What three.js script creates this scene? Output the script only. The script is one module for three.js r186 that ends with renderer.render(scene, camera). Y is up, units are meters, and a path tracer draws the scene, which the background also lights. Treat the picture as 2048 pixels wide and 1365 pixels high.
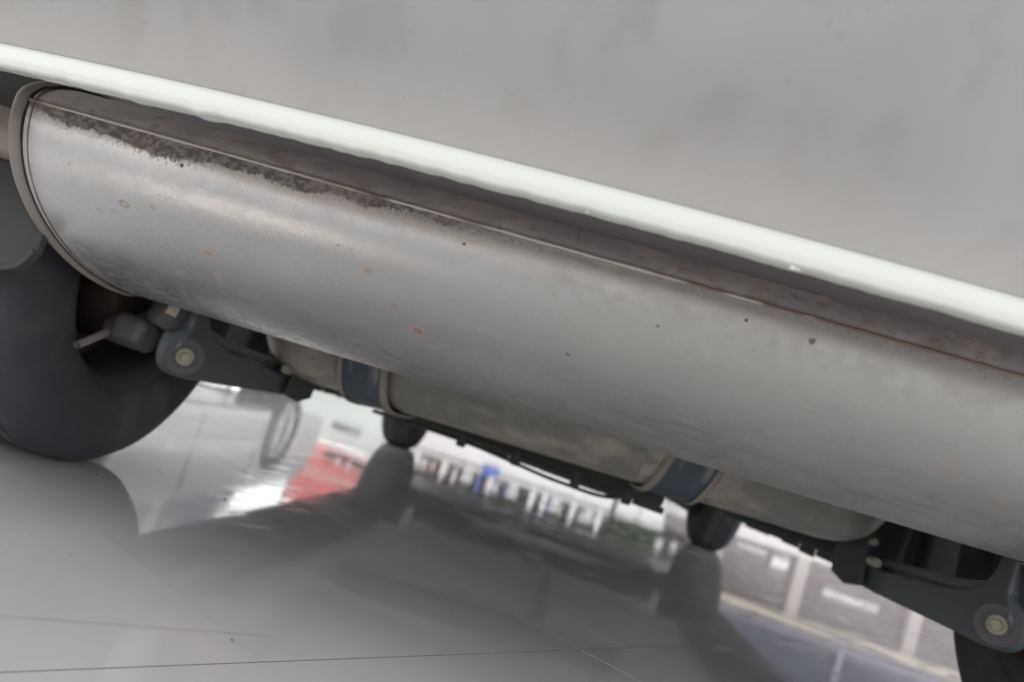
import * as THREE from 'three';
import { RoundedBoxGeometry } from 'three/addons/geometries/RoundedBoxGeometry.js';
import { mergeGeometries } from 'three/addons/utils/BufferGeometryUtils.js';

/* ------------------------------------------------------------ camera, sky, sun, exposure */
const scene = new THREE.Scene();
const V = (x, y, z) => new THREE.Vector3(x, y, z);
const camera = new THREE.PerspectiveCamera(47.28, 1024 / 682, 0.02, 400);
camera.position.set(-0.0277, 0.2196, 1.0158);
camera.up.set(-0.29839, 0.94542, 0.13091);
camera.lookAt(-0.0277 - 0.09489, 0.2196 + 0.10709, 1.0158 - 0.98971);
camera.focus = 0.62;
camera.userData.fStop = 5;

const renderer = new THREE.WebGLRenderer({ antialias: true });
renderer.setSize(1024, 682);
renderer.toneMapping = THREE.LinearToneMapping;
renderer.toneMappingExposure = 1.45;
renderer.outputColorSpace = THREE.SRGBColorSpace;
renderer.shadowMap.enabled = true;

{ // overcast sky, horizon brightened to throw light under the car
  const w = 64, h = 32, d = new Float32Array(w * h * 4);
  for (let j = 0; j < h; j++) for (let i = 0; i < w; i++) {
    const e = ((j + 0.5) / h - 0.5) * Math.PI, s = Math.max(0, Math.sin(e));
    const k = e < 0 ? 0.5 : 0.6 + 2.3 * Math.exp(-s / 0.24);
    d.set([k, k, k * 1.01, 1], (j * w + i) * 4);
  }
  const t = new THREE.DataTexture(d, w, h, THREE.RGBAFormat, THREE.FloatType);
  t.mapping = THREE.EquirectangularReflectionMapping; t.magFilter = t.minFilter = THREE.LinearFilter;
  t.needsUpdate = true;
  scene.background = t; scene.environment = t; scene.backgroundIntensity = 1.0;
}
const sun = new THREE.DirectionalLight(0xfff1dd, 0.5);
sun.position.set(-5, 9, 6); sun.castShadow = true; sun.shadow.radius = 30;
Object.assign(sun.shadow.camera, { left: -9, right: 9, top: 9, bottom: -9, near: 1, far: 40 });
scene.add(sun); scene.add(sun.target);

/* ------------------------------------------------------------ helpers */
let seed = 7;
const rnd = () => { seed = (seed * 1664525 + 1013904223) >>> 0; return seed / 4294967296; };
const rr = (a, b) => a + (b - a) * rnd();
const hash = (x, y, s) => { let n = Math.imul(x | 0, 374761393) + Math.imul(y | 0, 668265263) + Math.imul(s | 0, 1442695041); n = Math.imul(n ^ (n >>> 13), 1274126177); n ^= n >>> 16; return (n >>> 0) / 4294967296; };
const noise = (x, y, s = 0) => {
  const xi = Math.floor(x), yi = Math.floor(y), fx = x - xi, fy = y - yi, u = fx * fx * (3 - 2 * fx), v = fy * fy * (3 - 2 * fy);
  const a = hash(xi, yi, s), b = hash(xi + 1, yi, s), c = hash(xi, yi + 1, s), d = hash(xi + 1, yi + 1, s);
  return a + (b - a) * u + (c - a) * v + (a - b - c + d) * u * v;
};
const fbm = (x, y, s = 0, o = 4) => { let r = 0, a = 0.5, t = 0; for (let i = 0; i < o; i++) { r += a * noise(x, y, s + i * 17); t += a; x *= 2.03; y *= 2.03; a *= 0.5; } return r / t; };
const sst = (a, b, x) => { const t = Math.min(1, Math.max(0, (x - a) / (b - a))); return t * t * (3 - 2 * t); };
const mix = (a, b, t) => a + (b - a) * t;
const mix3 = (a, b, t) => [mix(a[0], b[0], t), mix(a[1], b[1], t), mix(a[2], b[2], t)];
const toS = (v) => { v = Math.min(1, Math.max(0, v)); return v <= 0.0031308 ? v * 12.92 : 1.055 * Math.pow(v, 1 / 2.4) - 0.055; };
// colour texture from linear values, data texture from plain values
function tex(w, h, fn, color = true) {
  const d = new Uint8Array(w * h * 4);
  for (let j = 0; j < h; j++) for (let i = 0; i < w; i++) {
    const c = fn((i + 0.5) / w, (j + 0.5) / h, i, j), k = (j * w + i) * 4;
    for (let q = 0; q < 3; q++) d[k + q] = Math.round(255 * (color ? toS(c[q]) : Math.min(1, Math.max(0, c[q]))));
    d[k + 3] = 255;
  }
  const t = new THREE.DataTexture(d, w, h);
  t.magFilter = THREE.LinearFilter; t.minFilter = THREE.LinearMipmapLinearFilter; t.generateMipmaps = true;
  t.wrapS = t.wrapT = THREE.RepeatWrapping; if (color) t.colorSpace = THREE.SRGBColorSpace;
  t.needsUpdate = true; return t;
}
const M = (r, g, b, rough = 0.6, metal = 0, extra = {}) => new THREE.MeshStandardMaterial({ color: new THREE.Color().setRGB(r, g, b), roughness: rough, metalness: metal, side: THREE.DoubleSide, ...extra });
const used = {};
const numbered = (n) => { if (!(n in used)) { used[n] = 0; return n; } used[n]++; return `${n}_${String(used[n]).padStart(3, '0')}`; };
function part(name, geo, mat, parent) {
  const m = new THREE.Mesh(Array.isArray(geo) ? mergeGeometries(geo.map((g) => (g.index ? g.toNonIndexed() : g)).map((g) => { for (const k of Object.keys(g.attributes)) if (!['position', 'normal', 'uv'].includes(k)) g.deleteAttribute(k); return g; })) : geo, mat);
  m.name = name; m.castShadow = m.receiveShadow = true; parent.add(m); return m;
}
function thing(name, label, category, pos = [0, 0, 0], group) {
  const o = new THREE.Group(); o.name = numbered(name); o.position.set(...pos); o.userData = { label, category }; if (group) o.userData.group = group;
  scene.add(o); return o;
}
const box = (w, h, d, x = 0, y = 0, z = 0, r = 0) => { const g = r ? new RoundedBoxGeometry(w, h, d, 3, r) : new THREE.BoxGeometry(w, h, d); g.translate(x, y, z); return g; };
const tube = (pts, r, n = 24, seg = 12) => new THREE.TubeGeometry(new THREE.CatmullRomCurve3(pts.map((p) => V(...p)), false, 'centripetal'), n, r, seg, false);
const cyl = (r0, r1, h, seg = 24) => new THREE.CylinderGeometry(r0, r1, h, seg);
const rodG = (a, b, r0, r1 = r0, seg = 20) => { const A = V(...a), B = V(...b), d = B.clone().sub(A), g = new THREE.CylinderGeometry(r1, r0, d.length(), seg); g.applyQuaternion(new THREE.Quaternion().setFromUnitVectors(V(0, 1, 0), d.normalize())); g.translate((A.x + B.x) / 2, (A.y + B.y) / 2, (A.z + B.z) / 2); return g; };
// a sheet from a grid of points f(u, v), with uv = u, v
function sheet(nu, nv, f, uv = (u, v) => [u, v]) {
  const p = [], t = [], ix = [];
  for (let j = 0; j <= nv; j++) for (let i = 0; i <= nu; i++) { p.push(...f(i / nu, j / nv)); t.push(...uv(i / nu, j / nv)); }
  for (let j = 0; j < nv; j++) for (let i = 0; i < nu; i++) { const a = j * (nu + 1) + i, b = a + 1, c = a + nu + 1, d = c + 1; ix.push(a, b, d, a, d, c); }
  const g = new THREE.BufferGeometry(); g.setAttribute('position', new THREE.Float32BufferAttribute(p, 3)); g.setAttribute('uv', new THREE.Float32BufferAttribute(t, 2)); g.setIndex(ix); g.computeVertexNormals(); return g;
}
const shapeOf = (pts) => new THREE.Shape(pts.map(([x, y]) => new THREE.Vector2(x, y)));
// a side profile given as (z, y), extruded along x from x0 to x1
function sideG(pts, x0, x1, bevel = 0.003, holes = []) {
  const s = pts instanceof THREE.Shape ? pts : shapeOf(pts); s.holes.push(...holes);
  const g = new THREE.ExtrudeGeometry(s, { depth: x1 - x0 - 2 * bevel, bevelEnabled: bevel > 0, bevelThickness: bevel, bevelSize: bevel, bevelSegments: 2, curveSegments: 16 });
  // local (x, y, z) = (z, y, depth) -> world
  g.applyMatrix4(new THREE.Matrix4().set(0, 0, 1, x0 + bevel, 0, 1, 0, 0, 1, 0, 0, 0, 0, 0, 0, 1));
  const ixv = g.index; if (!ixv) { const a = g.attributes.position, n = g.attributes.normal; for (let i = 0; i < a.count; i += 3) for (const at of [a, n]) { const x = at.getX(i + 1), y = at.getY(i + 1), z = at.getZ(i + 1); at.setXYZ(i + 1, at.getX(i + 2), at.getY(i + 2), at.getZ(i + 2)); at.setXYZ(i + 2, x, y, z); } }
  return g;
}

/* ------------------------------------------------------------ shared materials */
const dustTex = tex(512, 512, (u, v) => {
  const n = fbm(u * 9, v * 9, 3, 5), f = noise(u * 160, v * 160, 9);
  const k = 0.8 + 0.35 * n - 0.1 * (f > 0.93 ? 1 : 0); return [k, k * 0.99, k * 0.97];
});
const tyreMat = M(1, 1, 1, 0.8, 0, { map: tex(512, 256, (u, v) => { const n = fbm(u * 16, v * 9, 201, 5), f = noise(u * 220, v * 70, 203); return mix3([0.042, 0.042, 0.052], [0.095, 0.093, 0.095], sst(0.45, 0.75, n) * 0.7 + 0.12 * f); }) });
const steel = M(0.12, 0.135, 0.15, 0.5, 0.1);
const dark = M(0.06, 0.067, 0.076, 0.6);
const darkGreen = M(0.085, 0.095, 0.088, 0.65);
const zinc = M(0.27, 0.26, 0.19, 0.6, 0.2, { map: dustTex });
const whitePaint = M(0.8, 0.82, 0.78, 0.35);

/* ------------------------------------------------------------ floor of polished tiles */
const TA = 0.6109, TS = 0.733;                         // the joints run 35 degrees off the car's axis
const tDir = [Math.sin(TA), -Math.cos(TA)], tNor = [Math.cos(TA), Math.sin(TA)];
const floor = new THREE.Group(); floor.name = 'floor'; floor.userData = { kind: 'structure', label: 'polished pale grey floor tiles laid diagonally under the car' }; scene.add(floor);
{
  const base = part('grout', box(90, 0.05, 90, 0, -0.0254, 0), M(0.15, 0.11, 0.085, 0.8), floor);
  const far = [];
  const tileTex = tex(1024, 1024, (u, v) => {
    const n = fbm(u * 5, v * 5, 21, 5), f = noise(u * 700, v * 700, 5), st = fbm(u * 2 + 4, v * 14, 31, 4);
    let k = 0.96 + 0.1 * (n - 0.5) + 0.02 * (f - 0.5) + 0.05 * (st - 0.5);
    return [k, k * 1.0, k * 1.003];
  });
  const tileRough = tex(1024, 1024, (u, v) => {
    const n = fbm(u * 6, v * 6, 41, 5), sm = fbm(u * 26, v * 9, 47, 4), f = noise(u * 400, v * 400, 43);
    const r = 0.03 + 0.07 * sst(0.55, 0.8, n) + 0.1 * sst(0.6, 0.8, sm) + 0.02 * f; return [1, r, 0];
  }, false);
  const mats = [0, 1, 2, 3].map((i) => {
    const a = tileTex.clone(), b = tileRough.clone(); a.offset.set(i * 0.37, i * 0.61); b.offset.copy(a.offset); a.needsUpdate = b.needsUpdate = true;
    const k = 0.6 + 0.012 * i; return new THREE.MeshPhysicalMaterial({ color: new THREE.Color().setRGB(k, k, k * 1.025), map: a, roughnessMap: b, roughness: 1, ior: 1.75, side: THREE.DoubleSide });
  });
  const g = box(TS - 0.0022, 0.006, TS - 0.0022, 0, -0.003, 0);
  const off = 0.0905, along = 0.069 * tDir[0] + 0.06 * tDir[1];
  for (let i = -16; i <= 14; i++) for (let j = -10; j <= 22; j++) {
    const n = off + (i + 0.5) * TS, a = along + (j + 0.5) * TS, x = tNor[0] * n + tDir[0] * a, z = tNor[1] * n + tDir[1] * a;
    if (x < -4.4 || x > 5.2 || z > 1.6 || z < -9.6 || (x < -3 && z > -3) || (x > 2.2 && z > -2)) continue;
    const m = part('tile', g, mats[Math.floor(rnd() * 4)], floor);
    m.position.set(x, 0, z); m.rotation.set(rr(-1, 1) * 0.0005, -TA, rr(-1, 1) * 0.0005, 'YXZ');
  }
  // a hairline crack and specks of grit on the near tiles
  const crack = [[-0.42, 0.582], [-0.342, 0.507], [-0.305, 0.471], [-0.271, 0.438], [-0.238, 0.405], [-0.2, 0.37]];
  part('crack', sheet(40, 1, (u, v) => { const s = u * 4.999, i = Math.floor(s), f = s - i; return [mix(crack[i][0], crack[i + 1][0], f) + (v - 0.5) * 0.0004 + 0.0008 * (noise(u * 20, 3) - 0.5), 0.0012, mix(crack[i][1], crack[i + 1][1], f) + (v - 0.5) * 0.0004]; }), M(0.3, 0.28, 0.26, 0.8), floor);
  const gr = []; for (let i = 0; i < 46; i++) { const r = rr(0.0007, 0.0022), g2 = new THREE.IcosahedronGeometry(r, 0); g2.scale(1, 0.5, 1); g2.translate(rr(-0.6, 0.4), 0.0016, rr(-0.6, 0.62)); gr.push(g2); }
  const grit = part('grit', gr, M(0.2, 0.17, 0.13, 0.9), floor); grit.userData.kind = 'stuff';
}

/* ------------------------------------------------------------ the car seen from below its tail */
const car = thing('parked_car', 'white hatchback car seen close from under its rear bumper, dusty silver muffler across the picture', 'car');

/* body shell above the underbody */
{
  const s = new THREE.Shape(); // (z, y)
  s.moveTo(0.60, 0.52); s.lineTo(0.62, 0.75); s.lineTo(0.56, 1.0); s.lineTo(0.42, 1.38); s.quadraticCurveTo(0.36, 1.47, 0.15, 1.49); s.lineTo(-1.1, 1.5); s.quadraticCurveTo(-1.4, 1.49, -1.6, 1.3); s.lineTo(-2.1, 0.96); s.lineTo(-2.75, 0.82); s.quadraticCurveTo(-2.95, 0.75, -2.96, 0.6); s.lineTo(-2.95, 0.3); s.lineTo(-2.74, 0.3); s.quadraticCurveTo(-2.7, 0.6, -2.5, 0.64); s.lineTo(-2.2, 0.64); s.quadraticCurveTo(-2.06, 0.6, -2.0, 0.42); s.lineTo(-0.36, 0.42); s.quadraticCurveTo(-0.32, 0.6, -0.15, 0.64); s.lineTo(0.15, 0.64); s.quadraticCurveTo(0.3, 0.62, 0.34, 0.52);
  part('body', sideG(s, -0.755, 0.755, 0.02), whitePaint, car);
}
/* rear bumper: white throughout; lower valance dusty and coloured greyer for shade, lip turned under */
const zIn = (x) => 0.607 + 0.077 * x - 0.151 * x * x;
{
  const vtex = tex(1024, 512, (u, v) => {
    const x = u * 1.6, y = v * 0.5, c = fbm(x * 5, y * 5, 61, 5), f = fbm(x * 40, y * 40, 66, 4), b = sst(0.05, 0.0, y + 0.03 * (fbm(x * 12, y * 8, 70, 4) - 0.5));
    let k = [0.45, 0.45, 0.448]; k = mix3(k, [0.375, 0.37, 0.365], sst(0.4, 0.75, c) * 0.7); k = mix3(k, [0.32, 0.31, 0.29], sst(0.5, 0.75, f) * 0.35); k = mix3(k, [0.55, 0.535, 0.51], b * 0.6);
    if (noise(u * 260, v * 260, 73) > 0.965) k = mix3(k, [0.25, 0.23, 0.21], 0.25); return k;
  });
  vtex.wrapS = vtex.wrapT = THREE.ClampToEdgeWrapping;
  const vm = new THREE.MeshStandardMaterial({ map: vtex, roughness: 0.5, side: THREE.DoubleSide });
  const X = (u) => -0.8 + 1.6 * u;
  // from the lip the valance leans rearwards and up, then turns upright and closes against the body
  const PV = [[0, 0.36], [0.07, 0.425], [0.12, 0.48], [0.15, 0.55], [0.155, 0.63], [0.13, 0.7], [0.06, 0.74], [-0.06, 0.755]];
  const pc = new THREE.CatmullRomCurve3(PV.map(([z, y]) => V(0, y, z)), false, 'centripetal');
  const prof = (v) => { const q = pc.getPointAt(v); return [q.y, q.z]; };
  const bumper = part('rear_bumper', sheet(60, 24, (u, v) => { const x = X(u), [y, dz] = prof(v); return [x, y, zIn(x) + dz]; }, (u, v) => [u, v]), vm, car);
  const R = 0.006; // rounded bend between lip and face
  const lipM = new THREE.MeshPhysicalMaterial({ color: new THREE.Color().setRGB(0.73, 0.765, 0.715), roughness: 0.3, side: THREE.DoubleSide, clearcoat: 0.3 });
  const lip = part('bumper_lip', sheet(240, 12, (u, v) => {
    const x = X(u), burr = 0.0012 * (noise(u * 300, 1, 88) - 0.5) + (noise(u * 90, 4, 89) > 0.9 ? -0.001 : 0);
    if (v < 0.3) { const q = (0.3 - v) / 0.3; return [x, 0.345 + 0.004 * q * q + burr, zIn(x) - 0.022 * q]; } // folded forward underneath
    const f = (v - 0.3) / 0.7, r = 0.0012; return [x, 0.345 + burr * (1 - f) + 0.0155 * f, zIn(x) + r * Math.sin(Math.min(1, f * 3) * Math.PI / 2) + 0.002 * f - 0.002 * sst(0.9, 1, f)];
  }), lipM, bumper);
  // flecks of dirt caught on the lip's edge
  const fl = []; for (const [x, s] of [[0.061, 0.0012], [0.064, 0.0007], [-0.05, 0.0005]]) { const g = new THREE.IcosahedronGeometry(s, 1); g.scale(1.6, 1, 1); g.translate(x, 0.3436, zIn(x) + 0.001); fl.push(g); }
  part('dirt_fleck', fl, M(0.75, 0.74, 0.7, 0.8), bumper).userData.kind = 'stuff';
}
/* underside panels */
{
  const up = M(0.54, 0.52, 0.55, 0.75, 0, { map: dustTex });
  part('rear_floor_panel', [box(1.3, 0.012, 0.56, 0, 0.485, 0.3), box(1.3, 0.085, 0.008, 0, 0.4455, 0.312)], up, car);
  const lin = M(0.052, 0.055, 0.058, 0.8, 0, { map: dustTex });
  for (const s of [-1, 1]) {   // lower corner of the bumper behind the wheel
    const pts = [[0.0, 0.40], [-0.006, 0.24], [0.004, 0.222], [0.06, 0.206], [0.19, 0.2], [0.19, 0.44], [0.01, 0.44]];
    const sh = shapeOf(pts.map(([x, y]) => [s * x, y])); const g = new THREE.ExtrudeGeometry(sh, { depth: 0.006, bevelEnabled: true, bevelSize: 0.002, bevelThickness: 0.002, bevelSegments: 2 });
    g.translate(s * 0.556, 0, 0.318); const mg = part('splash_guard', g, lin, car);
    const e = tube(pts.slice(1, 5).map(([x, y]) => [s * (0.556 + x), y + 0.0, 0.3275]), 0.0025, 20, 6); part('guard_edge', e, M(0.06, 0.06, 0.06, 0.7), mg);
  }
  part('floor_pan', [box(1.2, 0.03, 1.75, 0, 0.3, -1.25), box(0.16, 0.07, 1.7, 0, 0.26, -1.3, 0.02)], M(0.62, 0.62, 0.6, 0.7), car);
  for (const s of [-1, 1]) {
    const sill = part('sill', [box(0.11, 0.15, 1.62, s * 0.665, 0.247, -1.185, 0.02)], M(0.022, 0.024, 0.026, 0.7), car);
    const fl = []; for (let z = -0.42; z > -1.95; z -= 0.14) { const h = rr(0.012, 0.026); fl.push(box(0.004, h, 0.1405 - (rnd() > 0.6 ? 0.03 : 0), s * 0.63, 0.173 - h / 2 + 0.004, z)); }
    part('sill_flange', fl, darkGreen, sill);
    part('frame_rail', [box(0.07, 0.09, 0.75, s * 0.47, 0.335, -0.15, 0.015)], dark, car);
  }
  part('cross_member', [box(0.62, 0.05, 0.07, -0.09, 0.187, -0.72, 0.015), ...Array.from({ length: 9 }, (_, i) => box(0.069, rr(0.012, 0.018), 0.004, -0.37 + i * 0.07, 0.16, -0.69 - 0.003 * (i % 2)))], darkGreen, car).rotation.z = -0.03;
  part('exhaust_pipe', tube([[0.0, 0.25, -0.66], [0.02, 0.2, -0.8], [0.05, 0.19, -0.95], [0.02, 0.2, -1.9], [-0.1, 0.26, -2.3]], 0.021, 60, 14), M(0.16, 0.13, 0.11, 0.6, 0.4), car);
  part('undertray', [box(1.1, 0.02, 0.5, 0, 0.185, -2.72), box(1.0, 0.06, 0.1, 0, 0.23, -2.2, 0.02)], dark, car);
  part('front_bumper', sheet(30, 8, (u, v) => { const x = -0.76 + 1.52 * u; return [x, 0.172 + 0.2 * v, -3.04 + 0.22 * x * x + 0.02 * v]; }), whitePaint, car);
  for (const s of [-1, 1]) part('lower_arm', [rodG([s * 0.6, 0.19, -2.34], [s * 0.28, 0.22, -2.24], 0.026, 0.034), rodG([s * 0.55, 0.17, -2.2], [s * 0.42, 0.185, -2.2], 0.045, 0.03), box(0.06, 0.07, 0.07, s * 0.575, 0.215, -2.3, 0.02)], dark, car);
}

/* muffler: two half shells joined by a rolled seam, capped at the ends */
const muffler = new THREE.Group(); muffler.name = 'muffler'; car.add(muffler);
const MX0 = -0.541, MX1 = 0.46, ML = MX1 - MX0;
const my = (x) => 0.366 + 0.02 * (x + 0.17);
const mpt = (x, t, o = 0) => { const c = Math.cos(t), s = Math.sin(t), az = c >= 0 ? 0.24 : 0.1, by = s >= 0 ? 0.1265 : 0.055; return [x, my(x) - (by + o) * s, 0.17 + (az + o) * c]; };
{
  const spots = [[-0.447, 0.49, 5, 1, 0.5], [-0.419, 0.456, 3.2, 1, 0.4], [-0.46, 0.557, 3, 1, 0.35], [-0.474, 0.583, 3, 1, 0.35], [-0.372, 0.664, 5, 2, 0.9], [-0.369, 0.824, 4, 2, 0.6], [-0.222, 0.469, 4.5, 2, 0.8], [-0.197, 0.648, 3, 1, 0.6], [-0.175, 0.79, 5.5, 3, 1], [-0.192, 1.089, 6, 4, 0.9], [-0.395, 0.146, 1.6, 0, 0.9], [-0.495, 0.331, 4, 5, 0.8], [-0.042, 0.636, 2, 0, 0.7], [0.083, 0.122, 1.4, 0, 0.8], [0.135, 0.135, 2.6, 0, 0.6], [-0.147, 0.14, 1.3, 0, 0.7], [-0.159, 0.856, 3, 6, 0.5], [-0.13, 0.803, 3, 6, 0.5], [0.28, 0.62, 6, 2, 0.25], [0.33, 0.75, 5, 2, 0.3], [-0.41, 0.9, 6, 2, 0.3], [0.02, 0.3, 1.2, 0, 0.6], [-0.29, 0.7, 1, 0, 0.7], [-0.25, 0.36, 1, 0, 0.7]];
  const bx = [-0.56, -0.515, -0.47, -0.424, -0.381, -0.336, -0.282, -0.23, -0.183, -0.141, -0.099, -0.037, 0.043, 0.162, 0.2, 0.46], bt = [0.06, 0.07, 0.1, 0.15, 0.105, 0.088, 0.096, 0.074, 0.062, 0.046, 0.04, 0.026, 0.016, 0.026, 0.03, 0.03];
  const bound = (x) => { let i = 0; while (i < bx.length - 2 && bx[i + 1] < x) i++; const f = (x - bx[i]) / (bx[i + 1] - bx[i]); return mix(bt[i], bt[i + 1], Math.min(1, Math.max(0, f))); };
  const W = 2048, H = 640, cache = new Float32Array(W * H * 5);
  const mmx = (t) => t * 0.24 / 1.5708;      // rough arc metres used only to stretch the grain
  for (let j = 0; j < H; j++) for (let i = 0; i < W; i++) {
    const x = MX0 + ML * (i + 0.5) / W, t = 1.5708 * (j + 0.5) / H, X = x * 1000, Y = (t < 0.35 ? t * 130 : 45 + (t - 0.35) * 190);   // mm
    const k0 = (j * W + i) * 5;
    const lf = sst(0.05, -0.35, x);
    const cl = fbm(X * 0.012, Y * 0.02, 101, 5), gr = noise(X * 0.9, Y * 1.4, 103), fi = fbm(X * 0.12, Y * 0.16, 105, 5), st = fbm(X * 0.02, Y * 0.35, 107, 4);
    let k = mix(0.57, 0.60, lf) * (0.94 + 0.12 * cl) * (0.975 + 0.05 * gr) * (0.985 + 0.03 * st);
    let c = [k, k, k * mix(0.965, 1.005, lf)], ro = mix(0.4, 0.28, lf) + 0.1 * (cl - 0.5) + 0.05 * (fi - 0.5), me = 0.75, hb = 0.5 + 0.06 * (gr - 0.5) + 0.1 * (fi - 0.5);
    // dust film, thicker to the right and toward the underside
    const du = sst(0.45, 0.75, fi * 0.5 + cl * 0.5 + 0.12 * (1 - lf)) * 0.13 + 0.12 * sst(0.95, 1.25, t) * sst(0.3, 0.6, fi);
    c = mix3(c, [0.36, 0.325, 0.285], du); me = mix(me, 0.15, du); ro = mix(ro, 0.75, du);
    // worn streaks low on the right
    const sk = sst(0.62, 0.72, fbm(X * 0.018 + Y * 0.01, Y * 0.16, 111, 4)) * sst(0.75, 0.95, t) * sst(-0.12, 0.0, x); c = mix3(c, [0.28, 0.275, 0.28], sk * 0.3);
    // baked dirt under the seam, with a ragged lower edge
    const b = bound(x), e = (b - t) * 130 + 8 * (fbm(X * 0.11, Y * 0.11, 121, 5) - 0.5) + 9 * (fbm(X * 0.03, 0.5, 125, 3) - 0.5) + 5 * (fbm(X * 0.7, Y * 0.3, 123, 4) - 0.5);
    let d = sst(-1.6, 1.8, e); const flk = sst(-9, 0, e) * sst(0.6, 0.7, fbm(X * 0.6, Y * 0.5, 127, 3)); const fd = mix(0.5, 1, sst(0.0, -0.22, x)); d = Math.max(d * fd, flk * 0.5 * fd) * (0.78 + 0.22 * sst(0.3, 0.65, fbm(X * 0.3, Y * 0.4, 129, 4)));
    const dc = mix3([0.17, 0.155, 0.14], [0.27, 0.21, 0.175], sst(0.4, 0.7, fbm(X * 0.05, Y * 0.1, 131, 4)) * 0.7 + 0.3 * (1 - lf));
    c = mix3(c, dc, d); me = mix(me, 0, d); ro = mix(ro, 0.92, d); hb += 0.25 * d;
    // cleaner metal just below the dirt, its highlight painted into the colour
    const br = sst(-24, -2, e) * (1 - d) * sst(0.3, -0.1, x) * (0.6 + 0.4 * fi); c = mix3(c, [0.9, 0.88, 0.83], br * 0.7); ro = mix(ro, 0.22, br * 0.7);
    // pinkish rust bloom by the left cap
    const rp = sst(-0.52, -0.55, x + 0.01 * (fi - 0.5)) * 0.5; c = mix3(c, [0.3, 0.22, 0.18], rp); me = mix(me, 0.1, rp); ro = mix(ro, 0.8, rp);
    for (const [sx, sy, r, kind, a] of spots) {
      const dx = X - sx * 1000; if (dx > 22 || dx < -22) continue;
      const SY = sy < 0.35 ? sy * 130 : 45 + (sy - 0.35) * 190, dy = Y - SY; if (dy > 22 || dy < -22) continue;
      const q = Math.hypot(dx, dy * (kind >= 4 && kind !== 5 ? 2.6 : 1.0)) / (r * 1.35) + 0.35 * (fi - 0.5) + 0.25 * (gr - 0.5);
      if (q > 2.2) continue;
      if (kind === 0) { const m = sst(1, 0.5, q) * a; c = mix3(c, [0.05, 0.045, 0.04], m); me = mix(me, 0, m); }
      else if (kind === 1) { const m = (sst(0.25, 0.1, Math.abs(q - 0.55)) + 0.25 * sst(1, 0.4, q)) * a; c = mix3(c, [0.28, 0.2, 0.12], Math.min(1, m)); me = mix(me, 0, Math.min(1, m)); }
      else if (kind === 2) { const m = sst(1.15, 0.15, q) * a * 0.75; c = mix3(c, [0.4, 0.2, 0.09], m); me = mix(me, 0, m); ro = mix(ro, 0.85, m); }
      else if (kind === 3) { const m = sst(1.2, 0.3, q) * 0.55, n = sst(0.2, 0.08, Math.abs(q - 0.42)); c = mix3(c, [0.45, 0.26, 0.14], m); c = mix3(c, [0.3, 0.11, 0.055], n * 0.85); me = mix(me, 0, Math.max(m, n)); }
      else if (kind === 4) { const m = sst(1.1, 0.3, q) * a; c = mix3(c, [0.42, 0.19, 0.08], m * 0.8); me = mix(me, 0, m); }
      else if (kind === 5) { const m = sst(1, 0.1, q) * a * sst(0.35, 0.6, fi); c = mix3(c, [0.12, 0.09, 0.06], m); me = mix(me, 0, m); }
      else { const m = sst(1, 0.4, q) * a; c = mix3(c, [0.2, 0.18, 0.17], m); }
    }
    if (hash(i >> 1, j >> 1, 5) > 0.9996) { c = mix3(c, [0.1, 0.09, 0.08], 0.7); me = 0.1; }
    cache.set([c[0], c[1], c[2], ro, me], k0);
  }
  const map = tex(W, H, (u, v, i, j) => { const k = (j * W + i) * 5; return [cache[k], cache[k + 1], cache[k + 2]]; });
  const rm = tex(W, H, (u, v, i, j) => { const k = (j * W + i) * 5; return [1, cache[k + 3], cache[k + 4]]; }, false);
  const bump = tex(1024, 512, (u, v) => { const n = fbm(u * 14, v * 5, 141, 3), f = fbm(u * 300, v * 90, 143, 3); const k = 0.5 + 0.6 * (n - 0.5) + 0.02 * (f - 0.5); return [k, k, k]; }, false);
  for (const t of [map, rm, bump]) t.wrapS = t.wrapT = THREE.ClampToEdgeWrapping;
  const lm = new THREE.MeshStandardMaterial({ map, roughnessMap: rm, metalnessMap: rm, roughness: 1, metalness: 1, bumpMap: bump, bumpScale: 0.0006, side: THREE.DoubleSide });
  const XX = (u) => MX0 + ML * u;
  part('lower_shell', sheet(120, 40, (u, v) => mpt(XX(u), v * 1.5708), (u, v) => [u, v]), lm, muffler);
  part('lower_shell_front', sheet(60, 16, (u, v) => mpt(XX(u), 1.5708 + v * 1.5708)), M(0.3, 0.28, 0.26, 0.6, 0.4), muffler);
  // upper shell, dusty, pressed with slanting ridges
  const um = tex(1024, 128, (u, v) => { const n = fbm(u * 30, v * 6, 151, 5), p = fbm(u * 90, v * 20, 155, 4); let c = mix3([0.5, 0.475, 0.46], [0.62, 0.57, 0.53], sst(0.35, 0.7, n)); c = mix3(c, [0.33, 0.24, 0.19], sst(0.55, 0.8, p) * 0.5); if (noise(u * 240, v * 30, 158) > 0.95) c = mix3(c, [0.14, 0.06, 0.04], 0.5); return c; });
  part('upper_shell', sheet(420, 30, (u, v) => { const x = XX(u), t = -v * 3.1; const rg = sst(-0.32, -0.05, x) * 0.0009 * Math.sin((x - 0.9 * v * 0.2) * 2 * Math.PI / 0.0175) * sst(0.03, 0.1, v) * sst(0.5, 0.2, v); return mpt(x, t, rg - 0.0012); }), M(1, 1, 1, 0.8, 0.1, { map: um }), muffler);
  // rolled seam
  const sm = tex(1024, 8, (u) => { const n = fbm(u * 16, 0.3, 161, 4); return mix3([0.62, 0.58, 0.54], [0.26, 0.19, 0.16], sst(0.45, 0.62, n + 0.25 * sst(0.35, 0.75, u) - 0.1)); });
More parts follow.
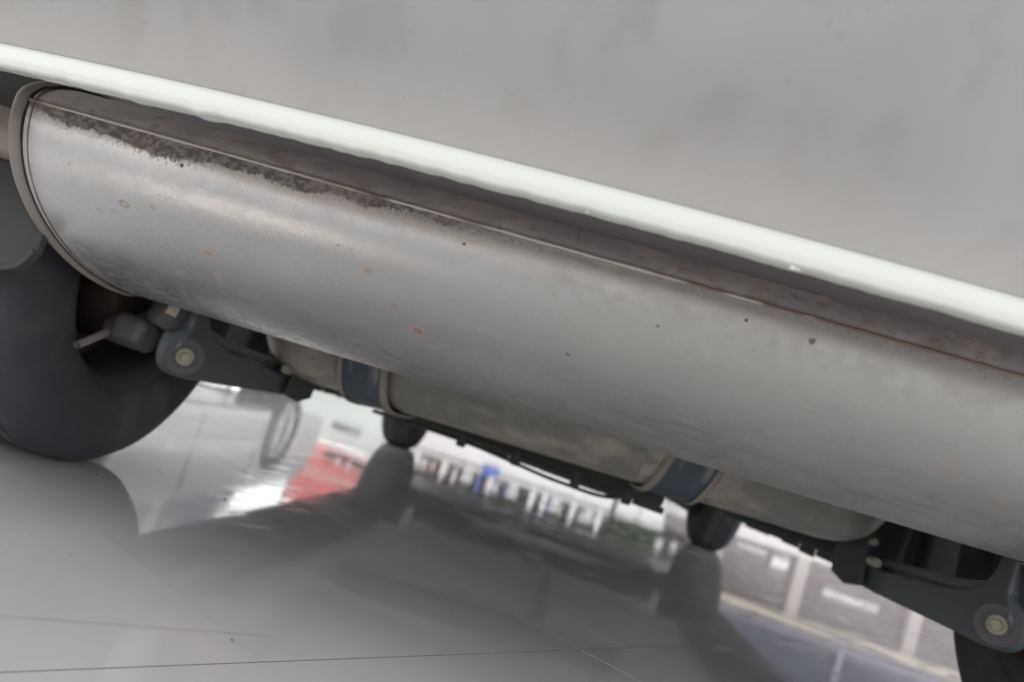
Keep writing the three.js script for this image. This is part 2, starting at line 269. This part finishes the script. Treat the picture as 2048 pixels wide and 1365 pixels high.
  part('seam', sheet(400, 8, (u, v) => { const x = XX(u), a = (v - 0.5) * Math.PI, w = 0.0011 + 0.0007 * noise(u * 120, 2, 163), p = mpt(x, -0.006 + 0.004 * (noise(u * 40, 7, 165) - 0.5)); return [x, p[1] - Math.sin(a) * w * 0.9, p[2] + Math.cos(a) * w * 1.5]; }), M(1, 1, 1, 0.7, 0.1, { map: sm }), muffler);
  // crimped cap at each end: a pale rolled rim, a dark groove and a domed face
  const rimM = M(0.31, 0.285, 0.255, 0.6, 0.35, { map: dustTex }), gro = M(0.035, 0.03, 0.032, 0.85), capM = M(0.22, 0.205, 0.19, 0.7, 0.2, { map: dustTex });
  for (const s of [-1, 1]) {
    const x0 = s < 0 ? MX0 : MX1;
    const ring = (n, f) => sheet(140, n, (u, v) => { const t = u * 2 * Math.PI, [dx, o] = f(v); return mpt(x0 + s * dx, t, o + 0.0006 * (noise(u * 60, v * 2, 171) - 0.5)); });
    const cap = part('end_cap', ring(10, (v) => [0.012 + 0.016 * Math.sin(v * Math.PI / 2), 0.0 - 0.05 * v]), capM, muffler);
    part('cap_face', sheet(80, 10, (u, v) => { const t = u * 2 * Math.PI, a = mpt(x0 + s * (0.028 + 0.008 * (1 - v * v)), t, -0.05); const cy = my(x0), cz = 0.2; return [a[0], cy + (a[1] - cy) * v, cz + (a[2] - cz) * v]; }), capM, cap);
    part('rim', ring(12, (v) => { const a = v * Math.PI; return [0.0078 - 0.006 * Math.cos(a), -0.001 + 0.005 * Math.sin(a)]; }), rimM, cap);
    part('groove', ring(4, (v) => [-0.0045 + 0.0068 * v, 0.0008 - 0.003 * Math.sin(v * Math.PI)]), gro, cap);
  }
  part('tail_pipe', tube([[-0.555, 0.338, 0.33], [-0.61, 0.338, 0.335], [-0.67, 0.335, 0.36], [-0.72, 0.33, 0.45], [-0.73, 0.325, 0.6]], 0.024, 40, 20), M(0.36, 0.32, 0.28, 0.6, 0.35, { map: dustTex }), muffler);
}

/* fuel tank with two steel straps */
{
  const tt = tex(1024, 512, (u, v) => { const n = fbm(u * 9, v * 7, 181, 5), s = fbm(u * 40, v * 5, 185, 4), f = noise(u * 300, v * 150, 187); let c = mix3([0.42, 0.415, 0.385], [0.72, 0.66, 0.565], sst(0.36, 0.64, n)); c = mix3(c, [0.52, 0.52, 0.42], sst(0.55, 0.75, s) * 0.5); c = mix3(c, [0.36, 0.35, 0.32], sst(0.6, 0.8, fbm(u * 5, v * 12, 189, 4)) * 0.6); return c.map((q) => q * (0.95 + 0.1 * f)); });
  const tank = new THREE.Group(); tank.name = 'fuel_tank'; tank.position.set(-0.025, 0.2, -0.4); tank.rotation.z = 0.022; car.add(tank);
  const sec = (a) => { // rounded cross-section (z, y) measured from the tank's centre line, angle a from rear face down and forward
    const s = Math.sin(a), c = Math.cos(a), q = (w, e) => Math.sign(w) * Math.pow(Math.abs(w), e); return [0.2 * q(c, 0.5), 0.095 - 0.1 * q(s, 0.62)]; };
  const body = sheet(90, 48, (u, v) => {
    let x = -0.535 + 1.07 * u, e = Math.abs(x) > 0.445 ? Math.min(1, (Math.abs(x) - 0.445) / 0.09) : 0, k = Math.sqrt(Math.max(0, 1 - e * e)); const [z, y] = sec(v * 2 * Math.PI);
    const step = (x > -0.275 && x < 0.5) ? 1 : 0.97; return [x, 0.095 + (y - 0.095) * (0.25 + 0.75 * k) * step, z * (0.55 + 0.45 * k) * step];
  }, (u, v) => [u * 1.6, v * 2]);
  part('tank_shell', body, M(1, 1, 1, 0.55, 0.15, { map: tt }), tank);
  const st = tex(256, 256, (u, v) => { const n = fbm(u * 4, v * 7, 191, 5); return mix3([0.14, 0.18, 0.22], [0.42, 0.42, 0.4], sst(0.48, 0.75, n)); });
  const sM = M(1, 1, 1, 0.55, 0.1, { map: st }), eM = M(0.5, 0.45, 0.38, 0.7);
  for (const [xc, w, lean] of [[-0.338, 0.072, 0.012], [0.221, 0.074, -0.03]]) {
    const P = (x, a, o) => { const [z, y] = sec(a); const k = 1 + o / 0.1, down = Math.max(0, (0.095 - y) / 0.1); return [x + lean * down, 0.095 + (y - 0.095) * k, z * (1 + o / 0.2)]; };
    const strap = part('tank_strap', sheet(10, 40, (u, v) => P(xc + w * (u - 0.5), -0.9 + v * 4.4, 0.006 + 0.002 * Math.sin(u * Math.PI))), sM, tank);
    for (const sd of [-0.5, 0.5]) part('strap_edge', sheet(6, 40, (u, v) => P(xc + w * sd + 0.0115 * Math.sign(sd) * (u - 0.35), -0.9 + v * 4.4, 0.009 - 0.004 * u * u + 0.003 * Math.sin(u * Math.PI))), eM, strap);
  }
}

for (const [o, r] of [[0, 0.0055], [0.016, 0.004]]) part('fuel_line', tube([[-0.42, 0.182 - o, -0.62], [-0.2, 0.175 - o * 0.7, -0.62], [0.0, 0.163 - o, -0.62], [0.12, 0.163 - o * 0.6, -0.62], [0.2, 0.215, -0.62]], r, 60, 8), darkGreen, car);
for (const x of [-0.36, -0.22, -0.1, 0.03, 0.14]) part('line_clip', box(0.02, 0.036, 0.012, x, 0.172 - 0.03 * (x + 0.36) * 0.6, -0.62, 0.004), dark, car);
/* rear axle, trailing arms, dampers */
part('rear_axle', [rodG([-0.58, 0.29, -0.02], [0.58, 0.29, -0.02], 0.03)], dark, car);
for (const s of [-1, 1]) {
  const a = new THREE.Group(); a.name = 'trailing_arm'; car.add(a);
  // (z, y): long arm with a curved gusset rising at its rear end
  const sh = new THREE.Shape(); sh.moveTo(0.06, 0.156); sh.lineTo(-0.24, 0.157); sh.quadraticCurveTo(-0.34, 0.158, -0.40, 0.166); sh.absarc(-0.405, 0.177, 0.013, -Math.PI / 2, Math.PI / 2, true); sh.lineTo(-0.27, 0.185); sh.lineTo(-0.05, 0.196); sh.quadraticCurveTo(0.03, 0.205, 0.05, 0.235); sh.quadraticCurveTo(0.06, 0.255, 0.062, 0.3); sh.lineTo(0.082, 0.3); sh.lineTo(0.08, 0.215); sh.quadraticCurveTo(0.094, 0.195, 0.09, 0.178); sh.quadraticCurveTo(0.085, 0.16, 0.06, 0.156);
  const cx = s * 0.516;
  part('arm', sideG(sh, cx - 0.015, cx + 0.015, 0.004), steel, a);
  const br = shapeOf([[-0.27, 0.3], [-0.29, 0.2], [-0.275, 0.158], [-0.34, 0.15], [-0.40, 0.16], [-0.43, 0.3]]);
  part('bracket', [sideG(br, s * 0.516 - 0.03, s * 0.516 - 0.022, 0.002), sideG(br, s * 0.516 + 0.022, s * 0.516 + 0.03, 0.002)], darkGreen, car);
  // bush and bolt at the axle end
  const ax = V(-s * 0.55, 0, 0.84).normalize(), b0 = V(cx - s * 0.018, 0.18, 0.084);
  const at = (d) => { const p = b0.clone().addScaledVector(ax, d); return [p.x, p.y, p.z]; };
  part('bush', [rodG(at(-0.04), at(0.004), 0.023, 0.023, 28), rodG(at(0.003), at(0.007), 0.0135, 0.0135, 28)], M(0.07, 0.066, 0.07, 0.6, 0.2), a);
  part('bolt', [rodG(at(0.008), at(0.010), 0.0105, 0.0105, 24), rodG(at(0.010), at(0.019), 0.0066, 0.0062, 6)], zinc, a);
  // lateral rod seen through the gusset, with its pale end bolt
  part('brake_cable', tube([[s * 0.53, 0.199, -0.3], [s * 0.53, 0.203, -0.2], [s * 0.532, 0.21, -0.05], [s * 0.55, 0.228, 0.02]], 0.0085, 30, 10), M(0.2, 0.21, 0.23, 0.35), car);
  part('bracket_bolt', [rodG([s * 0.489, 0.198, -0.262], [s * 0.489, 0.198, -0.235], 0.0075, 0.0075, 6), rodG([s * 0.489, 0.227, -0.275], [s * 0.489, 0.227, -0.262], 0.006, 0.006, 6)], M(0.55, 0.5, 0.42, 0.5, 0.3), car);
  // damper with its worn pale sticker
  const d = new THREE.Group(); d.name = 'damper'; car.add(d);
  const dx = s * 0.532, dz = 0.1, dd = V(s * -0.02, 0.207, -0.03).normalize();
  const dp = (t) => [dx + dd.x * t, 0.205 + dd.y * t, dz + dd.z * t];
  part('damper_tube', [rodG(dp(0.01), dp(0.21), 0.021, 0.021, 32), rodG(dp(0), dp(0.01), 0.014, 0.021, 32)], M(0.075, 0.07, 0.075, 0.5), d);
  part('sticker', (() => { const c0 = s < 0 ? 0.35 : -0.15, g = new THREE.CylinderGeometry(0.0216, 0.0216, 0.07, 8, 1, true, c0, 0.62); g.applyQuaternion(new THREE.Quaternion().setFromUnitVectors(V(0, 1, 0), dd)); const c = dp(0.052); g.translate(...c); return g; })(), M(0.5, 0.45, 0.37, 0.8), d);
  part('damper_mount', [box(0.045, 0.036, 0.05, s * 0.568, 0.192, 0.085, 0.012), rodG([s * 0.545, 0.186, 0.09], [s * 0.6, 0.186, 0.08], 0.017, 0.017, 20), box(0.012, 0.02, 0.03, s * 0.588, 0.2, 0.07, 0.004)], M(0.085, 0.085, 0.088, 0.6), car);
}

/* wheels: each tyre a turned section with ribs, a rim, and drums behind */
function wheelSet(name, x, z, s, width, ribs) {
  const R = 0.273, w = width / 2, g = new THREE.Group(); g.name = name; g.position.set(x, R, z); car.add(g);
  const pr = []; // (radius, x) from the inner bead over the tread to the outer bead
  pr.push([0.168, -w + 0.012], [0.172, -w + 0.004], [0.19, -w - 0.001], [0.215, -w - 0.003], [0.235, -w], [0.252, -w + 0.006], [0.262, -w + 0.013], [0.268, -w + 0.022]);
  const n = 5; for (let i = 0; i < n; i++) { const a = -w + 0.024 + (width - 0.048) * i / n, b = -w + 0.024 + (width - 0.048) * (i + 1) / n, gw = 0.0045; pr.push([0.2722, a + gw * 0.2], [0.273, a + gw], [0.273, b - gw]); if (i < n - 1) pr.push([0.2715, b - gw * 0.5], [0.2655, b - gw * 0.3], [0.2655, b + gw * 0.1]); }
  pr.push([0.268, w - 0.022], [0.262, w - 0.013], [0.252, w - 0.006], [0.235, w], [0.215, w + 0.003], [0.19, w + 0.001], [0.172, w - 0.004], [0.168, w - 0.012]);
  const lathe = (p, seg = 72) => { const q = new THREE.LatheGeometry(p.map(([r, xx]) => new THREE.Vector2(r, xx)), seg); q.rotateZ(-Math.PI / 2); return q; };
  part('tyre', lathe(pr), tyreMat, g);
  const L = (arr) => lathe(arr.map(([r, xx]) => [r, xx * s]));
  part('rim', [L([[0.163, -w + 0.018], [0.1725, -w + 0.006], [0.17, -w + 0.012], [0.158, -w + 0.02], [0.148, -w + 0.04], [0.146, w - 0.05], [0.158, w - 0.02], [0.172, w - 0.006]]), L([[0.146, w - 0.05], [0.12, w - 0.03], [0.03, w - 0.035], [0.001, w - 0.035]])], M(0.085, 0.075, 0.073, 0.6, 0.1), g);
  const drum = part('brake_drum', [L([[0.001, -w - 0.015], [0.04, -w - 0.016], [0.06, -w - 0.004], [0.104, -w - 0.002], [0.11, -w + 0.006], [0.11, w - 0.06], [0.02, w - 0.05]])], M(0.06, 0.042, 0.036, 0.7, 0.2), g);
  return [g, drum];
}
for (const s of [-1, 1]) {
  const [, drum] = wheelSet('rear_wheel', s * 0.68, 0, s, 0.156, 5);
  part('backing_plate_edge', [tube([[-s * 0.082, -0.117, 0.14], [-s * 0.084, -0.092, 0.092], [-s * 0.087, -0.066, 0.045], [-s * 0.092, -0.04, 0.0]], 0.005, 20, 8)], M(0.34, 0.29, 0.29, 0.45, 0.3), drum);
  wheelSet('front_wheel', s * 0.68, -2.367, s, 0.15, 5);
}

/* ------------------------------------------------------------ what stands around, seen in the polish of the floor */
function silverCar() {
  const c = thing('silver_car', 'silver car parked ahead on the left, its door and wheel mirrored in the floor', 'car', [-1.95, 0, -4.6]);
  const s = new THREE.Shape(); // (z, y): front at -z
  s.moveTo(2.9, 0.25); s.lineTo(3.2, 0.3); s.lineTo(3.25, 0.62); s.lineTo(3.1, 0.72); s.lineTo(-0.55, 0.69); s.quadraticCurveTo(-0.85, 0.62, -0.88, 0.45); s.lineTo(-0.85, 0.22); s.lineTo(-0.36, 0.2); s.lineTo(-0.355, 0.31); s.absarc(0, 0.31, 0.355, Math.PI, 0, true); s.lineTo(0.36, 0.2); s.lineTo(2.04, 0.2); s.absarc(2.4, 0.31, 0.355, Math.PI, 0, true); s.lineTo(2.76, 0.25);
  const silver = M(0.74, 0.735, 0.72, 0.25, 0.2);
  part('body', sideG(s, -1.62, 0, 0.035), silver, c);
  const cab = shapeOf([[2.9, 0.7], [2.5, 1.1], [2.1, 1.2], [1.0, 1.2], [0.7, 1.13], [0.1, 0.7]]);
  const cb = part('cabin', sideG(cab, -1.5, -0.1, 0.04), silver, c);
  const glass = M(0.75, 0.8, 0.84, 0.08, 0.6);
  for (const pts of [[[1.25, 0.73], [1.3, 1.13], [1.04, 1.13], [0.82, 1.06], [0.3, 0.73]], [[2.25, 0.73], [2.2, 1.12], [1.42, 1.13], [1.38, 0.73]]]) part('window', sideG(pts, -0.098, -0.092, 0.001), glass, cb);
  part('crease_highlight', [box(0.02, 0.05, 1.2, 0.01, 0.4, 1.05, 0.009)], M(0.92, 0.92, 0.9, 0.2, 0.2), c);  // highlight along the crease, put in as a paler bar
  for (const z of [1.35, 0.44]) part('door_gap', box(0.004, 0.44, 0.008, 0.0015, 0.45, z), dark, c);
  part('sill_strip', box(0.03, 0.05, 1.6, 0.005, 0.2, 1.2, 0.01), M(0.85, 0.85, 0.85, 0.3), c);
  for (const z of [0, 2.4]) for (const x of [-0.1, -1.52]) {
    const w = new THREE.Group(); w.name = 'wheel'; w.position.set(x, 0.31, z); c.add(w);
    const t = new THREE.TorusGeometry(0.248, 0.064, 14, 48); t.rotateY(Math.PI / 2); t.scale(1.7, 1, 1); part('tyre', t, tyreMat, w);
    const sp = []; for (let i = 0; i < 10; i++) { const b = box(0.03, 0.19, 0.026, 0.055, 0.115, 0, 0.008); b.rotateX(i * Math.PI / 5); sp.push(b); }
    const ring = new THREE.TorusGeometry(0.2, 0.018, 10, 48); ring.rotateY(Math.PI / 2); ring.translate(0.06, 0, 0); sp.push(ring, rodG([0.04, 0, 0], [0.075, 0, 0], 0.04, 0.035)); part('rim', sp, M(0.7, 0.7, 0.72, 0.3, 0.6), w);
    part('wheel_disc', rodG([-0.03, 0, 0], [0.03, 0, 0], 0.2), dark, w); part('arch_liner', rodG([-0.2, 0, 0], [-0.12, 0, 0], 0.37), dark, w);
  }
}
silverCar();
{ // red and white display stand
  const d = thing('display_stand', 'red and white display stand beyond the left front tyre, mirrored in the floor', 'display stand', [-2.2, 0, -7]);
  part('counter', [box(0.95, 0.44, 0.4, 0, 0.22, 0, 0.02), box(1.0, 0.04, 0.44, 0, 0.45, 0, 0.01)], M(0.72, 0.78, 0.75, 0.4), d);
  part('rail', [box(0.9, 0.03, 0.02, 0, 0.5, 0.2, 0.008), box(0.3, 0.06, 0.03, 0.1, 0.3, 0.21, 0.01)], M(0.1, 0.1, 0.1, 0.4), d);
  const sg = part('sign_panel', box(0.78, 0.62, 0.1, 0.06, 0.86, 0, 0.012), M(0.84, 0.2, 0.2, 0.4), d);
  part('pale_band', box(0.6, 0.1, 0.01, 0.08, 0.84, 0.051, 0.004), M(0.8, 0.4, 0.38, 0.5), sg);
  part('lamp_bar', box(0.46, 0.08, 0.05, 0.16, 0.63, 0.07, 0.015), M(0.05, 0.05, 0.05, 0.4), sg); for (const x of [0.1, 0.22]) part('lamp', (() => { const g = new THREE.SphereGeometry(0.035, 12, 8); g.translate(x, 0.64, 0.1); return g; })(), M(0.9, 0.9, 0.9, 0.2), sg);
  for (const x of [-0.36, 0.47]) part('post', rodG([x, 0.44, 0], [x, 1.2, 0], 0.02), M(0.6, 0.6, 0.6, 0.4, 0.6), d);
}
{ // cream board on two posts, added to stand for a warm patch of light
  const b = thing('warm_patch_board', 'cream yellow board on two posts behind the silver car, added as a warm patch of light', 'board', [-3.4, 0, -7.2]);
  part('panel', box(0.5, 0.3, 0.04, 0, 1.42, 0, 0.01), M(0.85, 0.74, 0.45, 0.5), b);
  for (const x of [-0.2, 0.2]) part('post', box(0.04, 1.4, 0.04, x, 0.7, -0.05), M(0.4, 0.4, 0.4, 0.5), b);
}
{ // shop front across the end of the floor
  const f = thing('shop_front', 'grey shop front with white base, beige sill and dark window beyond the front tyres', 'building', [0, 0, -8.3]);
  part('wall', [box(9.2, 0.9, 0.3, 3.0, 0.45, -0.4), box(9.2, 2.4, 0.3, 3.0, 3.3, -0.4), box(0.5, 1.2, 0.3, -1.35, 1.5, -0.4), box(0.8, 1.2, 0.3, 1.8, 1.5, -0.4), box(0.5, 1.2, 0.3, 7.35, 1.5, -0.4)], M(0.13, 0.1, 0.105, 0.35), f);
  for (const [a, b] of [[-1.1, 1.4], [2.2, 7.1]]) {
    const w = part('window', box(b - a, 1.2, 0.05, (a + b) / 2, 1.5, -0.42), M(0.05, 0.06, 0.1, 0.4), f);
    for (const q of [1, 2]) part('frame', box(0.06, 1.2, 0.06, a + (b - a) * q / 3, 1.5, -0.36), M(0.35, 0.34, 0.4, 0.4), w);
  }
  part('sill', [box(5.0, 0.1, 0.2, 4.65, 0.87, -0.2, 0.01)], M(0.66, 0.6, 0.5, 0.5), f);
  part('trim', [box(5.0, 0.05, 0.16, 4.65, 1.0, -0.2, 0.01)], M(0.36, 0.34, 0.48, 0.5), f);
  for (const x of [2.12, 3.1, 4.45]) part('pilaster_and_glare', box(0.14, 0.9, 0.12, x, 0.45, -0.2, 0.01), M(0.45, 0.4, 0.38, 0.3), f);  // the middle one is added to stand for a streak of glare
  part('base', [box(5.4, 0.14, 0.35, 4.0, 0.07, -0.1, 0.015)], M(0.8, 0.78, 0.78, 0.4), f);
  part('strip', [box(0.66, 0.07, 0.05, 3.72, 0.44, -0.2, 0.02), box(0.2, 0.12, 0.05, 2.85, 0.3, -0.2, 0.02), box(0.35, 0.03, 0.05, 2.5, 0.24, -0.2, 0.01)], M(0.9, 0.9, 0.92, 0.3), f);
}
{
  const k = thing('planter_wall', 'low white wall with a small blue plate beyond the front axle', 'wall', [-0.6, 0, -8.0]);
  part('wall', [box(2.7, 0.3, 0.3, 0, 0.15, 0, 0.015), box(2.74, 0.05, 0.34, 0, 0.335, 0, 0.01)], M(0.84, 0.83, 0.84, 0.4), k);
  part('plate', box(0.18, 0.11, 0.012, -0.05, 0.3, 0.176, 0.003), M(0.1, 0.2, 0.7, 0.4), k);
}
{
  const pot = thing('flower_pot', 'small white flower pot on the low white wall, nearest the blue plate', 'flower pot', [-0.9, 0.36, -8], 'white flower pots along the shop front');
  const lp = new THREE.LatheGeometry([[0.001, 0], [0.045, 0], [0.06, 0.06], [0.07, 0.13], [0.078, 0.14], [0.07, 0.15], [0.055, 0.14], [0.001, 0.12]].map(([a, b]) => new THREE.Vector2(a, b)), 20);
  part('pot', lp, M(0.85, 0.85, 0.86, 0.3), pot);
  const lv = []; for (let i = 0; i < 34; i++) { const g = new THREE.SphereGeometry(0.03, 6, 4); g.scale(0.5, 1.2, 0.2); g.rotateX(rr(-1, 1)); g.rotateY(rr(0, 6.3)); g.translate(rr(-0.06, 0.06), 0.15 + rr(0, 0.12), rr(-0.06, 0.06)); lv.push(g); }
  part('leaves', lv, M(0.05, 0.08, 0.04, 0.7), pot);
  const spots = [[-0.35, 0.36, -8, 'small white flower pot in the middle of the low white wall'], [0.15, 0.36, -8, 'small white flower pot on the low wall, second from its right end'], [0.55, 0.36, -8, 'small white flower pot at the right end of the low wall'], [0.95, 0, -7.9, 'white flower pot on the floor, just right of the low wall'], [1.2, 0, -7.85, 'white flower pot on the floor, farthest right in the row']];
  for (const [x, y, z, label] of spots) { const c = pot.clone(); c.name = numbered('flower_pot'); c.userData = { ...pot.userData, label }; c.position.set(x, y, z); if (y === 0) c.scale.setScalar(2.2); scene.add(c); }
}
{ // glossy white bottles added along the wall top to make bright glints
  const lb = new THREE.LatheGeometry([[0.001, 0], [0.035, 0], [0.038, 0.02], [0.038, 0.13], [0.03, 0.16], [0.014, 0.18], [0.014, 0.22], [0.001, 0.222]].map(([a, b]) => new THREE.Vector2(a, b)), 18);
  const bm = M(0.9, 0.9, 0.9, 0.12);
  for (const x of [-1.7, -1.5, -1.18, -0.62, -0.12, 0.02, 0.36, 0.66]) { const o = part(numbered('glint_bottle'), lb, bm, scene); o.position.set(x, 0.36, -7.95 + rr(-0.05, 0.05)); o.userData = { label: 'one of the glossy white bottles added for glints between the pots on the low white wall', category: 'glint_bottle', group: 'white bottles added for glints on the low wall' }; }
}
{ // goods racks in front of the shop wall
  const rack = (label, x, z, w) => {
    const r = thing('goods_rack', label, 'rack', [x, 0, z]);
    for (const px of [-w / 2, w / 2]) part('post', box(0.03, 1.0, 0.03, px, 0.5, 0), M(0.06, 0.06, 0.07, 0.4), r);
    for (const y of [0.42, 0.68, 0.96]) part('shelf', box(w, 0.02, 0.26, 0, y, 0), M(0.2, 0.19, 0.2, 0.4), r);
    const cols = [[0.85, 0.85, 0.87], [0.1, 0.1, 0.11], [0.35, 0.32, 0.33], [0.15, 0.22, 0.6], [0.7, 0.6, 0.5], [0.9, 0.9, 0.9], [0.05, 0.05, 0.06]];
    for (const y of [0.43, 0.69]) for (let px = -w / 2 + 0.07; px < w / 2 - 0.06; px += rr(0.1, 0.2)) { const c = cols[Math.floor(rnd() * cols.length)], h = rr(0.08, 0.2); part('carton', box(rr(0.05, 0.09), h, 0.12, px, y + h / 2, rr(0, 0.05), 0.008), M(c[0], c[1], c[2], 0.35), r); }
  };
  rack('dark goods rack with mixed cartons behind the left half of the low white wall', -1.0, -8.35, 1.3);
  rack('dark goods rack with mixed cartons behind the right half of the low white wall', 0.4, -8.38, 1.2);
  rack('narrow goods rack standing right of the low white wall', 1.55, -8.2, 0.8);
}
renderer.render(scene, camera);
